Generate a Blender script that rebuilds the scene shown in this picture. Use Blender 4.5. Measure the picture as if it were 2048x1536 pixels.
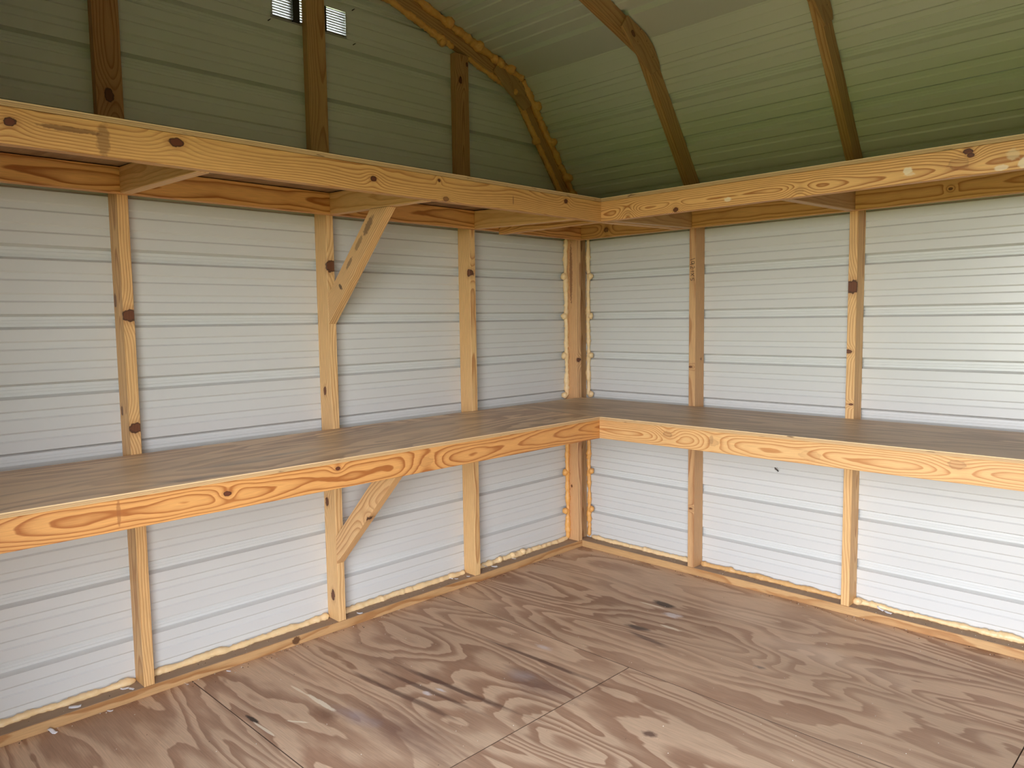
import bpy, bmesh, math, random
from mathutils import Vector, Matrix, noise

sc = bpy.context.scene
COL = sc.collection
for o in list(bpy.data.objects):
    bpy.data.objects.remove(o)

# ------------------------------------------------------------------ camera, sky, sun, exposure
F_PX, W_PX = 1519.17, 2048.0
YAW, PITCH, ROLL = 0.78110, -0.08478, -0.01370
cam_d = bpy.data.cameras.new('camera')
cam_d.sensor_width = 36.0
cam_d.lens = 36.0 * F_PX / W_PX
cam_d.clip_start = 0.01
cam = bpy.data.objects.new('camera', cam_d)
COL.objects.link(cam)
_cy, _sy, _cp, _sp = math.cos(YAW), math.sin(YAW), math.cos(PITCH), math.sin(PITCH)
_fw = Vector((-_sy * _cp, _cy * _cp, _sp))
_rt = Vector((_cy, _sy, 0))
_up = _rt.cross(_fw)
_cr, _sr = math.cos(ROLL), math.sin(ROLL)
_rt, _up = _cr * _rt + _sr * _up, -_sr * _rt + _cr * _up
cam.matrix_world = Matrix(((_rt.x, _up.x, -_fw.x, 2.9808), (_rt.y, _up.y, -_fw.y, -3.5928),
                           (_rt.z, _up.z, -_fw.z, 1.3821), (0, 0, 0, 1)))
sc.camera = cam

world = bpy.data.worlds.new('sky')
sc.world = world
world.use_nodes = True
wn, wl = world.node_tree.nodes, world.node_tree.links
bg = wn['Background']
tcw = wn.new('ShaderNodeTexCoord')
sepw = wn.new('ShaderNodeSeparateXYZ')
rampw = wn.new('ShaderNodeValToRGB')
wl.new(tcw.outputs['Generated'], sepw.inputs[0])
wl.new(sepw.outputs['Z'], rampw.inputs[0])
rampw.color_ramp.elements[0].position = 0.0
rampw.color_ramp.elements[0].color = (1.35, 1.37, 1.40, 1)
rampw.color_ramp.elements[1].position = 0.9
rampw.color_ramp.elements[1].color = (0.40, 0.50, 0.66, 1)
el = rampw.color_ramp.elements.new(0.28)
el.color = (0.70, 0.76, 0.88, 1)
wl.new(rampw.outputs[0], bg.inputs[0])
bg.inputs[1].default_value = 5.0

sun_d = bpy.data.lights.new('sun', 'SUN')
sun_d.energy = 11.0
sun_d.angle = math.radians(1.0)
sun_d.color = (1.0, 0.95, 0.86)
sun = bpy.data.objects.new('sun', sun_d)
COL.objects.link(sun)
sun.rotation_euler = (math.radians(-55), math.radians(8), 0)   # behind the shed, shining out over the lawn in front of the door

portal_d = bpy.data.lights.new('door_portal', 'AREA')          # sampling guide for the sky seen through the door, emits nothing
portal_d.shape = 'RECTANGLE'
portal_d.size, portal_d.size_y = 2.2, 2.5
portal_d.cycles.is_portal = True
portal = bpy.data.objects.new('door_portal', portal_d)
COL.objects.link(portal)
portal.location = (2.49, -3.60, 0.95)
portal.rotation_euler = (math.radians(90), 0, 0)

sc.view_settings.view_transform = 'Standard'
sc.view_settings.look = 'None'
sc.view_settings.gamma = 1.0
sc.view_settings.use_curve_mapping = False
sc.view_settings.exposure = 1.85
sc.cycles.diffuse_bounces = 7
sc.cycles.max_bounces = 12
sc.cycles.caustics_reflective = False
sc.cycles.caustics_refractive = False

# ------------------------------------------------------------------ dimensions (metres)
S, T = 0.0889, 0.0381                      # 2x4 lumber
WID, LEN = 3.564, 6.55                     # shed width (y) and length (x)
STUD_Y = (-2.6361, -1.8007, -0.9690)       # lower edge of each stud on the gable wall
STUD_X = (0.8233, 1.6393, 2.4550, 3.2700, 4.0850)
BZ, BD, PT = 0.9128, 0.7384, 0.0147        # bench height, reach, plywood thickness
UZ, UD = 1.9260, 0.7985                    # upper shelf height and reach at its front
UB = 0.0210                                # the shelf rises this much towards the wall
RM, RZ = 1.343, 2.0044                     # lower roof slope and height at the wall
QM, QZ = 0.31, 2.5285                      # upper roof slope
KNEE = (QZ - RZ) / (RM - QM)               # s of the knee
DOOR = (1.56, 3.50, 1.95)                  # x0, x1, height

# ------------------------------------------------------------------ helpers
def link(o, parent=None):
    COL.objects.link(o)
    if parent is not None:
        o.parent = parent
    return o

def empty(name, loc=(0, 0, 0), label=None, cat=None, kind=None, group=None):
    o = bpy.data.objects.new(name, None)
    o.location = loc
    o.empty_display_size = 0.1
    COL.objects.link(o)
    tag(o, label, cat, kind, group)
    return o

def tag(o, label=None, cat=None, kind=None, group=None):
    if label: o['label'] = label
    if cat: o['category'] = cat
    if kind: o['kind'] = kind
    if group: o['group'] = group
    return o

def mesh_obj(name, verts, faces, mats, parent=None, matrix=None, fmat=None, smooth=False):
    me = bpy.data.meshes.new(name)
    me.from_pydata([tuple(v) for v in verts], [], faces)
    for m in (mats if isinstance(mats, (list, tuple)) else [mats]):
        me.materials.append(m)
    if fmat:
        for p, i in zip(me.polygons, fmat): p.material_index = i
    if smooth:
        for p in me.polygons: p.use_smooth = True
    me.update()
    o = bpy.data.objects.new(name, me)
    link(o, parent)
    if matrix is not None:
        if parent is not None:
            o.matrix_parent_inverse = Matrix()
            m = Matrix(matrix)
            q = parent
            chain = Matrix()
            while q is not None:
                chain = Matrix.LocRotScale(q.location, q.rotation_euler, q.scale) @ chain
                q = q.parent
            o.matrix_basis = chain.inverted() @ m
        else:
            o.matrix_basis = Matrix(matrix)
    elif parent is not None:
        chain = Matrix()
        q = parent
        while q is not None:
            chain = Matrix.LocRotScale(q.location, q.rotation_euler, q.scale) @ chain
            q = q.parent
        o.matrix_basis = chain.inverted()
    return o

def frame(origin, ex, ey):
    ex, ey = Vector(ex).normalized(), Vector(ey).normalized()
    ez = ex.cross(ey)
    o = Vector(origin)
    return Matrix(((ex.x, ey.x, ez.x, o.x), (ex.y, ey.y, ez.y, o.y), (ex.z, ey.z, ez.z, o.z), (0, 0, 0, 1)))

def prism_data(poly, t, bev=0.0015):
    """polygon in local xy, extruded from z=-t/2 to t/2, with eased edges"""
    bm = bmesh.new()
    lo = [bm.verts.new((x, y, -t / 2)) for x, y in poly]
    hi = [bm.verts.new((x, y, t / 2)) for x, y in poly]
    n = len(poly)
    bm.faces.new(lo[::-1]); bm.faces.new(hi)
    for i in range(n):
        bm.faces.new((lo[i], lo[(i + 1) % n], hi[(i + 1) % n], hi[i]))
    bmesh.ops.recalc_face_normals(bm, faces=bm.faces)
    if bev:
        bmesh.ops.bevel(bm, geom=list(bm.edges), offset=bev, segments=1, affect='EDGES', profile=0.5)
    return bm

def prism(name, poly, t, matrix, mat, parent, bev=0.0015):
    bm = prism_data(poly, t, bev)
    me = bpy.data.meshes.new(name)
    bm.to_mesh(me); bm.free()
    me.materials.append(mat)
    o = bpy.data.objects.new(name, me)
    link(o, parent)
    q, chain = parent, Matrix()
    while q is not None:
        chain = Matrix.LocRotScale(q.location, q.rotation_euler, q.scale) @ chain
        q = q.parent
    o.matrix_basis = chain.inverted() @ matrix
    return o

# ------------------------------------------------------------------ node helper
class NT:
    def __init__(self, name):
        self.m = bpy.data.materials.new(name)
        self.m.use_nodes = True
        self.t = self.m.node_tree
        self.n, self.l = self.t.nodes, self.t.links
        self.b = self.n['Principled BSDF']
    def new(self, t, **k):
        x = self.n.new(t)
        for a, v in k.items(): setattr(x, a, v)
        return x
    def put(self, sock, v):
        if isinstance(v, bpy.types.NodeSocket): self.l.new(v, sock)
        else: sock.default_value = v
    def math(self, op, a, b=None, c=None, clamp=False):
        x = self.new('ShaderNodeMath', operation=op, use_clamp=clamp)
        self.put(x.inputs[0], a)
        if b is not None: self.put(x.inputs[1], b)
        if c is not None: self.put(x.inputs[2], c)
        return x.outputs[0]
    def vec(self, op, a, b=None, out=0):
        x = self.new('ShaderNodeVectorMath', operation=op)
        self.put(x.inputs[0], a)
        if b is not None: self.put(x.inputs[1], b)
        return x.outputs['Value'] if out == 'v' else x.outputs[0]
    def mix(self, f, a, b, blend='MIX'):
        x = self.new('ShaderNodeMix', data_type='RGBA', blend_type=blend)
        self.put(x.inputs[0], f)
        self.put(x.inputs[6], a if isinstance(a, bpy.types.NodeSocket) else (*a, 1))
        self.put(x.inputs[7], b if isinstance(b, bpy.types.NodeSocket) else (*b, 1))
        return x.outputs[2]
    def noise(self, v, scale=1.0, detail=2.0, rough=0.5, dist=0.0, col=False):
        x = self.new('ShaderNodeTexNoise')
        self.l.new(v, x.inputs['Vector'])
        x.inputs['Scale'].default_value = scale
        x.inputs['Detail'].default_value = detail
        x.inputs['Roughness'].default_value = rough
        x.inputs['Distortion'].default_value = dist
        return x.outputs['Color'] if col else x.outputs[0]
    def ramp(self, f, pts):
        x = self.new('ShaderNodeValToRGB')
        self.l.new(f, x.inputs[0])
        e = x.color_ramp.elements
        while len(e) < len(pts): e.new(0.5)
        for el, (p, c) in zip(e, pts):
            el.position = p
            el.color = (c, c, c, 1) if isinstance(c, (int, float)) else (*c, 1)
        return x.outputs[0]
    def obj(self):
        return self.new('ShaderNodeTexCoord').outputs['Object']
    def bump(self, h, strength, dist=0.002):
        x = self.new('ShaderNodeBump')
        x.inputs['Strength'].default_value = strength
        x.inputs['Distance'].default_value = dist
        self.l.new(h, x.inputs['Height'])
        self.l.new(x.outputs[0], self.b.inputs['Normal'])

# ------------------------------------------------------------------ lumber
PINE_L, PINE_D = (0.78, 0.48, 0.205), (0.40, 0.155, 0.042)

def pine(seed, knots=(), pith=(0.0, -0.05), spacing=0.0075, light=PINE_L, dark=PINE_D, strength=0.85,
         warp=0.030, marks=(), rough=0.5, flat=1.0):
    """southern pine: growth rings round a wandering pith, knots at given local places.
       local x runs along the board, y across its wide face, z through it"""
    k = NT('pine_%s' % seed)
    rs = random.Random(str(seed))
    p = k.obj()
    off = (rs.uniform(-40, 40), rs.uniform(-40, 40), rs.uniform(-40, 40))
    pw = k.vec('ADD', k.vec('MULTIPLY', p, (1.15, 3.0, 3.0)), off)
    w = k.vec('SUBTRACT', k.noise(pw, 1.0, 2.5, 0.45, col=True), (0.5, 0.5, 0.5))
    w2 = k.vec('SUBTRACT', k.noise(k.vec('ADD', k.vec('MULTIPLY', p, (7, 22, 22)), off), 1.0, 2.0, col=True), (0.5, 0.5, 0.5))
    q = k.vec('ADD', p, k.vec('MULTIPLY', w, (0, warp * 1.2, warp * 3.2 * flat)))
    q = k.vec('ADD', q, k.vec('MULTIPLY', w2, (0, 0.004, 0.005)))
    q = k.vec('MULTIPLY', k.vec('SUBTRACT', q, (0, pith[0], pith[1])), (0, 1, 1))
    r = k.vec('LENGTH', q, out='v')
    ph = k.math('DIVIDE', r, spacing)
    masks = []
    for (kx, ky, kz, kr, el, depth, amp) in knots:
        d = k.vec('LENGTH', k.vec('MULTIPLY', k.vec('SUBTRACT', p, (kx, ky, kz)), (1 / (kr * el), 1 / kr, 0.35 / kr)), out='v')
        d2 = k.math('MULTIPLY', d, d)
        ph = k.math('MULTIPLY_ADD', k.math('EXPONENT', k.math('MULTIPLY', d2, -0.13)), amp, ph)
        masks.append((d, depth))
    f = k.math('FRACT', ph)
    band = k.ramp(f, [(0.0, 0.05), (0.40, 0.10), (0.66, 0.45), (0.84, 1.0), (0.93, 0.95), (1.0, 0.05)])
    st = k.math('MULTIPLY_ADD', k.noise(k.vec('ADD', k.vec('MULTIPLY', p, (1.6, 9, 9)), off), 1.0, 2), 1.1, strength - 0.55, clamp=True)
    fib = k.noise(k.vec('MULTIPLY', p, (14, 420, 420)), 1.0, 2, 0.6)
    c = k.mix(k.math('MULTIPLY', band, st), light, dark)
    tone = k.noise(k.vec('ADD', k.vec('MULTIPLY', p, (0.9, 5, 5)), (off[1], off[0], 3.0)), 1.0, 2)
    c = k.mix(k.math('MULTIPLY', tone, 0.22), c, (light[0] * 0.92, light[1] * 0.70, light[2] * 0.55))
    c = k.mix(1.0, c, k.ramp(fib, [(0.25, 0.80), (0.75, 1.08)]), 'MULTIPLY')
    for d, depth in masks:
        wob = k.math('MULTIPLY_ADD', k.noise(p, 70.0, 3), 0.9, k.math('SUBTRACT', d, 0.45))
        halo = k.ramp(k.math('DIVIDE', wob, 3.0), [(0.30, 1.0), (0.62, 0.0)])
        core = k.ramp(wob, [(0.75, 1.0), (1.02, 0.0)])
        rim = k.ramp(wob, [(0.62, 0.0), (0.86, 1.0), (1.06, 0.0)])
        c = k.mix(k.math('MULTIPLY', halo, 0.35 * depth), c, (0.30, 0.10, 0.030))
        c = k.mix(k.math('MULTIPLY', core, 0.92 * depth), c, (0.115, 0.032, 0.014))
        c = k.mix(k.math('MULTIPLY', rim, 0.85 * depth), c, (0.022, 0.007, 0.004))
    for (mx, my, mz, rx, ry, colr, amt) in marks:
        d = k.vec('LENGTH', k.vec('MULTIPLY', k.vec('SUBTRACT', p, (mx, my, mz)), (1 / rx, 1 / ry, 1 / 0.02)), out='v')
        d = k.math('MULTIPLY_ADD', k.noise(p, 90.0, 3), 0.9, k.math('SUBTRACT', d, 0.45))
        c = k.mix(k.math('MULTIPLY', k.ramp(d, [(0.7, 1.0), (1.05, 0.0)]), amt), c, colr)
    k.l.new(c, k.b.inputs['Base Color'])
    k.b.inputs['Roughness'].default_value = rough
    k.b.inputs['Specular IOR Level'].default_value = 0.35
    k.bump(k.math('ADD', fib, band), 0.12, 0.0008)
    return k.m

def local_knots(mat4, lst):
    inv = mat4.inverted()
    out = []
    for e in lst:
        v = inv @ Vector(e[0])
        r = e[1]
        out.append((v.x, v.y, v.z, r, e[2] if len(e) > 2 else 1.3, e[3] if len(e) > 3 else 1.0, e[4] if len(e) > 4 else 2.2))
    return out

def local_marks(mat4, lst):
    inv = mat4.inverted()
    return [(*(inv @ Vector(e[0])), *e[1:]) for e in lst]

_bn = [0]
def board(name, a, b, wide, parent, width=S, thick=T, knots=(), marks=(), **kw):
    """a 2x4 from point a to point b (its centre line), wide = direction of the 89 mm side"""
    a, b = Vector(a), Vector(b)
    ex = (b - a).normalized()
    ey = Vector(wide); ey = (ey - ex * ey.dot(ex)).normalized()
    L = (b - a).length
    M = frame(a, ex, ey)
    _bn[0] += 1
    seed = kw.pop('seed', _bn[0])
    mat = kw.pop('mat', None)
    if mat is None:
        mat = pine('%s_%s' % (name, seed), local_knots(M, knots), marks=local_marks(M, marks), **kw)
    w = width / 2
    return prism(name, [(0, -w), (L, -w), (L, w), (0, w)], thick, M, mat, parent)

BROWN_STOCK = dict(light=(0.52, 0.335, 0.165), dark=(0.27, 0.125, 0.045))         # browner stock
RED = dict(light=(0.60, 0.31, 0.125), dark=(0.30, 0.095, 0.028))              # heartwood
PALE = dict(light=(0.84, 0.57, 0.275), dark=(0.52, 0.25, 0.085), strength=0.85)
GREYED = dict(light=(0.40, 0.30, 0.19), dark=(0.22, 0.135, 0.075), strength=0.7)

# ------------------------------------------------------------------ plywood
def plywood(name, light, dark, seed, along='x', stains=(), k_h=8.0, rough=0.62, spec=0.3):
    k = NT(name)
    p = k.obj()
    g = p if along == 'x' else k.vec('MULTIPLY', k.new('ShaderNodeVectorRotate').outputs[0], (1, 1, 1))
    if along == 'y':
        rot = k.new('ShaderNodeMapping')
        rot.inputs['Rotation'].default_value = (0, 0, math.radians(90))
        k.l.new(p, rot.inputs['Vector'])
        g = rot.outputs[0]
    rnd = k.new('ShaderNodeObjectInfo').outputs['Random']
    off = k.vec('MULTIPLY', k.new('ShaderNodeCombineXYZ').outputs[0], (1, 1, 1))
    cmb = k.new('ShaderNodeCombineXYZ')
    k.l.new(k.math('MULTIPLY', rnd, 37.0), cmb.inputs[0])
    k.l.new(k.math('MULTIPLY', rnd, 91.0), cmb.inputs[1])
    cmb.inputs[2].default_value = seed
    g = k.vec('ADD', g, cmb.outputs[0])
    h = k.noise(k.vec('MULTIPLY', g, (0.75, 3.1, 1.0)), 1.0, 1.6, 0.42, 0.7)
    h2 = k.noise(k.vec('MULTIPLY', g, (5.0, 17.0, 1.0)), 1.0, 2.0, 0.5)
    hh = k.math('MULTIPLY_ADD', h2, 1.0, k.math('MULTIPLY', h, k_h))
    sy = k.new('ShaderNodeSeparateXYZ'); k.l.new(g, sy.inputs[0])
    hh = k.math('MULTIPLY_ADD', sy.outputs[1], 3.0, hh)
    f = k.math('FRACT', hh)
    band = k.ramp(f, [(0.0, 0.0), (0.34, 0.06), (0.52, 0.55), (0.66, 0.85), (0.93, 1.0), (1.0, 0.0)])
    fib = k.noise(k.vec('MULTIPLY', g, (9, 260, 1)), 1.0, 3, 0.6)
    blot = k.noise(k.vec('MULTIPLY', g, (1.6, 3.2, 1)), 1.0, 3, 0.55)
    amt = k.ramp(k.noise(k.vec('MULTIPLY', g, (1.1, 2.4, 1)), 1.0, 1), [(0.25, 0.35), (0.6, 1.0)])
    c = k.mix(k.math('MULTIPLY', band, amt), light, dark)
    c = k.mix(1.0, c, k.ramp(fib, [(0.25, 0.80), (0.75, 1.12)]), 'MULTIPLY')
    c = k.mix(1.0, c, k.ramp(blot, [(0.25, 0.84), (0.75, 1.10)]), 'MULTIPLY')
    for (cx, cy, rx, ry, ang, colr, a, edge, streak) in stains:
        mp = k.new('ShaderNodeMapping', vector_type='TEXTURE')
        mp.inputs['Location'].default_value = (cx, cy, 0)
        mp.inputs['Rotation'].default_value = (0, 0, math.radians(ang))
        mp.inputs['Scale'].default_value = (rx, ry, 1)
        k.l.new(p, mp.inputs['Vector'])
        d = k.vec('LENGTH', k.vec('MULTIPLY', mp.outputs[0], (1, 1, 0)), out='v')
        nz = k.noise(k.vec('MULTIPLY', p, streak), 1.0, 3, 0.6)
        d = k.math('MULTIPLY_ADD', nz, 1.5, k.math('SUBTRACT', d, 0.75))
        c = k.mix(k.math('MULTIPLY', k.ramp(d, [(1.0 - edge, 1.0), (1.0, 0.0)]), a), c, colr)
    k.l.new(c, k.b.inputs['Base Color'])
    k.b.inputs['Roughness'].default_value = rough
    k.b.inputs['Specular IOR Level'].default_value = spec
    k.bump(k.math('ADD', fib, k.math('MULTIPLY', band, 0.5)), 0.15, 0.001)
    return k.m

def ply_edge(name, z0, t):
    k = NT(name)
    p = k.obj()
    s = k.new('ShaderNodeSeparateXYZ'); k.l.new(p, s.inputs[0])
    f = k.math('DIVIDE', k.math('SUBTRACT', s.outputs[2], z0), t)
    nz = k.noise(k.vec('MULTIPLY', p, (9, 9, 60)), 1.0, 3)
    f = k.math('MULTIPLY_ADD', k.math('SUBTRACT', nz, 0.5), 0.12, f)
    c = k.ramp(f, [(0.0, (0.50, 0.30, 0.13)), (0.18, (0.62, 0.42, 0.21)), (0.24, (0.26, 0.13, 0.05)), (0.30, (0.60, 0.40, 0.20)),
                   (0.47, (0.40, 0.22, 0.09)), (0.52, (0.64, 0.44, 0.23)), (0.70, (0.24, 0.12, 0.05)), (0.76, (0.66, 0.47, 0.25)), (1.0, (0.70, 0.50, 0.28))])
    c = k.mix(k.ramp(k.noise(k.vec('MULTIPLY', p, (14, 14, 120)), 1.0, 2), [(0.66, 0.0), (0.74, 0.8)]), c, (0.10, 0.045, 0.02))
    k.l.new(c, k.b.inputs['Base Color'])
    k.b.inputs['Roughness'].default_value = 0.65
    return k.m

# ------------------------------------------------------------------ other materials
def metal_sheet():
    k = NT('white_painted_steel')
    p = k.obj()
    nz = k.noise(p, 2.0, 3)
    c = k.mix(nz, (0.615, 0.62, 0.60), (0.655, 0.66, 0.645))
    k.l.new(c, k.b.inputs['Base Color'])
    k.b.inputs['Roughness'].default_value = 0.30
    k.b.inputs['Specular IOR Level'].default_value = 0.45
    return k.m
def foam_mat(name, light, dark):
    k = NT(name)
    p = k.obj()
    nz = k.noise(p, 55.0, 3)
    k.l.new(k.mix(nz, light, dark), k.b.inputs['Base Color'])
    k.b.inputs['Roughness'].default_value = 0.42
    k.b.inputs['Subsurface Weight'].default_value = 0.10
    k.b.inputs['Subsurface Radius'].default_value = (0.008, 0.004, 0.002)
    k.bump(k.noise(p, 150.0, 2), 0.35, 0.002)
    return k.m
def plain(name, col, rough=0.6, metal=0.0, vary=0.15):
    k = NT(name)
    nz = k.noise(k.obj(), 30.0, 2)
    k.l.new(k.mix(nz, col, tuple(x * (1 - vary) for x in col)), k.b.inputs['Base Color'])
    k.b.inputs['Roughness'].default_value = rough
    k.b.inputs['Metallic'].default_value = metal
    return k.m

STEEL = metal_sheet()
FOAM = foam_mat('amber_foam', (0.88, 0.49, 0.155), (0.70, 0.32, 0.075))
FOAM_PALE = foam_mat('pale_foam', (0.90, 0.70, 0.42), (0.80, 0.54, 0.25))
INK = plain('dark_ink', (0.035, 0.018, 0.010), 0.7)
SCRAP = plain('white_plastic', (0.80, 0.78, 0.80), 0.35)
ALU = plain('mill_aluminium', (0.62, 0.63, 0.62), 0.32, 0.9)
BLACK = plain('black_steel', (0.022, 0.020, 0.018), 0.5)
CRUMB = plain('crumb', (0.70, 0.64, 0.54), 0.7)
DIRT = plain('dirt', (0.045, 0.030, 0.020), 0.9)

# ------------------------------------------------------------------ corrugated steel sheets
RIB0, PITCH_R = 0.2205, 0.2352
def profile(h0, h1, ribs, start_lap=False, end_lap=False):
    """(h, depth) rows of a sheet between h0 and h1; the ribs bulge away from the room (negative depth)"""
    pts = []
    for c in ribs:
        for dh, d in ((-.0265, 0), (-.0170, -.0235), (-.0065, -.0235), (-.0045, -.0215), (.0045, -.0215), (.0065, -.0235), (.0170, -.0235), (.0265, 0)):
            pts.append((c + dh, d))
        for m in (0.0815, 0.1545):
            for dh, d in ((-.0165, 0), (-.0105, -.0055), (.0105, -.0055), (.0165, 0)):
                pts.append((c + m * PITCH_R / 0.236 + dh, d))
    pts = [q for q in pts if h0 + 1e-4 < q[0] < h1 - 1e-4]
    def at(h):
        for c in ribs:
            if abs(h - c) < .0170: return -.0235
            if abs(h - c) < .0265: return -.0235 * (.0265 - abs(h - c)) / .0095
        return 0.0
    pts = [(h0, at(h0))] + pts + [(h1, at(h1))]
    return pts

def sheet(name, rows, place, span, parent, hole=None, mat=STEEL):
    """rows (h, depth); place(h, depth, l) -> world point; span(h) -> (l0, l1)"""
    rows = sorted(rows)
    if hole:
        (la, lb, ha, hb) = hole
        def dep(h):
            for (a, da), (b, db) in zip(rows, rows[1:]):
                if a <= h <= b: return da + (db - da) * (h - a) / max(b - a, 1e-9)
            return 0.0
        rows = sorted(rows + [(x, dep(x)) for x in (ha, hb) if rows[0][0] < x < rows[-1][0]])
    verts, faces = [], []
    def q(a, b, l0a, l1a, l0b, l1b):
        i = len(verts)
        verts.extend([place(a[0], a[1], l0a), place(a[0], a[1], l1a), place(b[0], b[1], l1b), place(b[0], b[1], l0b)])
        faces.append((i, i + 1, i + 2, i + 3))
    for a, b in zip(rows, rows[1:]):
        (a0, a1), (b0, b1) = span(a[0]), span(b[0])
        if a1 - a0 < 1e-4 and b1 - b0 < 1e-4: continue
        if hole and a[0] >= ha - 1e-6 and b[0] <= hb + 1e-6:
            q(a, b, a0, la, b0, la); q(a, b, lb, a1, lb, b1)
        else:
            q(a, b, a0, a1, b0, b1)
    o = mesh_obj(name, verts, faces, mat, parent)
    bm = bmesh.new(); bm.from_mesh(o.data)
    bmesh.ops.remove_doubles(bm, verts=bm.verts, dist=1e-5)
    bmesh.ops.recalc_face_normals(bm, faces=bm.faces)
    bm.to_mesh(o.data); bm.free()
    s = o.modifiers.new('gauge', 'SOLIDIFY'); s.thickness = 0.0007; s.offset = 0
    return o

def lap_sheets(name, bounds, ribs, place, span, parent, hole=None):
    """sheets stacked along h; each upper sheet tucks behind the rib of the lower one and leaves a dark slot"""
    for i, (h0, h1) in enumerate(zip(bounds, bounds[1:])):
        first, last = i == 0, i == len(bounds) - 2
        if first:
            rows = profile(h0, h1 if last else h1 + 0.0225, ribs)
        else:
            rows = [(h0 - 0.012, -.0260), (h0 + 0.0175, -.0260), (h0 + 0.0275, -.0045), (h0 + 0.029, 0.0)]
            rows += [r for r in profile(h0 + 0.030, h1 if last else h1 + 0.0225, ribs)]
        sheet(name, rows, place, span, parent, hole if (hole and h0 <= hole[2] and hole[3] <= h1) else None)

RIBS_W = [RIB0 + PITCH_R * i for i in range(-1, 14)]
LAPS = [RIB0 + PITCH_R * 3, RIB0 + PITCH_R * 7, RIB0 + PITCH_R * 11]

# ------------------------------------------------------------------ ground and floor
k = NT('lawn')
p = k.obj()
k.l.new(k.mix(k.noise(p, 3.0, 5, 0.6), (0.088, 0.108, 0.022), (0.155, 0.170, 0.044)), k.b.inputs['Base Color'])
k.b.inputs['Roughness'].default_value = 0.9
gz = -0.28
ground = mesh_obj('ground', [(-40, -60, gz), (45, -60, gz), (45, 30, gz), (-40, 30, gz)], [(0, 1, 2, 3)], k.m)
tag(ground, 'green mown lawn outside around the shed', 'ground', 'structure')

DK, RD, GL, WH = (0.050, 0.026, 0.017), (0.150, 0.066, 0.040), (0.86, 0.76, 0.58), (0.74, 0.68, 0.66)
SX = (5.0, 38.0, 1.0)
STAINS = [
    (0.870, -1.800, 0.40, 0.018, 6, (0.105, 0.050, 0.036), 0.85, 0.55, SX),
    (0.790, -1.880, 0.34, 0.016, 5, (0.110, 0.052, 0.036), 0.75, 0.55, SX),
    (0.800, -1.965, 0.36, 0.018, 4, (0.120, 0.058, 0.040), 0.75, 0.55, SX),
    (0.930, -1.408, 0.38, 0.014, 2, (0.115, 0.056, 0.040), 0.80, 0.5, SX),
    (1.080, -1.560, 0.22, 0.10, 0, (0.150, 0.080, 0.066), 0.70, 0.8, SX),
    (0.95, -2.12, 0.36, 0.12, 4, (0.170, 0.082, 0.060), 0.65, 0.9, SX),
    (0.985, -0.555, 0.085, 0.036, -6, (0.070, 0.044, 0.028), 0.95, 0.6, (9, 30, 1)),
    (1.050, -0.870, 0.070, 0.030, 0, (0.085, 0.055, 0.045), 0.9, 0.6, (9, 30, 1)),
    (1.16, -0.94, 0.16, 0.020, -8, (0.110, 0.060, 0.045), 0.7, 0.6, SX),
    (1.587, -1.563, 0.034, 0.026, 0, (0.120, 0.060, 0.045), 0.85, 0.5, (20, 20, 1)),
    (0.535, -2.432, 0.050, 0.010, 2, (0.030, 0.018, 0.012), 0.95, 0.4, (20, 40, 1)),
    (0.690, -2.240, 0.075, 0.040, 4, (0.190, 0.085, 0.048), 0.75, 0.8, (9, 20, 1)),
    (0.605, -2.203, 0.090, 0.011, 1, GL, 0.85, 0.25, (12, 40, 1)),
    (0.455, -2.212, 0.050, 0.006, 2, GL, 0.7, 0.3, (12, 40, 1)),
    (0.660, -2.330, 0.050, 0.006, 35, GL, 0.8, 0.25, (12, 40, 1)),
    (0.620, -2.435, 0.075, 0.006, 3, GL, 0.8, 0.25, (12, 40, 1)),
    (0.950, -0.600, 0.075, 0.007, 2, GL, 0.85, 0.3, (12, 50, 1)),
    (1.085, -0.640, 0.050, 0.030, 0, WH, 0.8, 0.5, (20, 40, 1)),
    (1.160, -0.770, 0.060, 0.012, 0, GL, 0.75, 0.3, (16, 50, 1)),
    (0.880, -1.305, 0.055, 0.020, 0, WH, 0.6, 0.8, (20, 30, 1)),
    (0.985, -1.555, 0.075, 0.050, 10, (0.42, 0.36, 0.36), 0.45, 0.9, (12, 12, 1)),
    (0.830, -1.895, 0.030, 0.013, 0, WH, 0.85, 0.6, (30, 30, 1)),
    (0.845, -1.845, 0.030, 0.010, 10, WH, 0.8, 0.6, (30, 30, 1)),
    (0.780, -2.170, 0.14, 0.045, 8, (0.40, 0.34, 0.36), 0.5, 0.9, (9, 14, 1)),
    (1.80, -0.60, 0.33, 0.12, -4, (0.78, 0.61, 0.45), 0.6, 0.9, (3, 6, 1)),
    (1.30, -0.42, 0.22, 0.09, -4, (0.76, 0.58, 0.41), 0.5, 0.9, (3, 6, 1)),
    (1.63, -0.86, 0.030, 0.016, 0, (0.17, 0.13, 0.11), 0.7, 0.8, (30, 60, 1)),
]
PLY_FLOOR = plywood('floor_plywood', (0.66, 0.465, 0.310), (0.38, 0.220, 0.135), 3.0, 'x', STAINS, k_h=13.0, rough=0.55)
EDGE_FLOOR = plain('floor_ply_edge', (0.16, 0.09, 0.05), 0.8, 0, 0.6)
floor = empty('floor', label='worn plywood shed floor with dark stains and pale scuffs', cat='floor', kind='structure')
g = 0.0007
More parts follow.
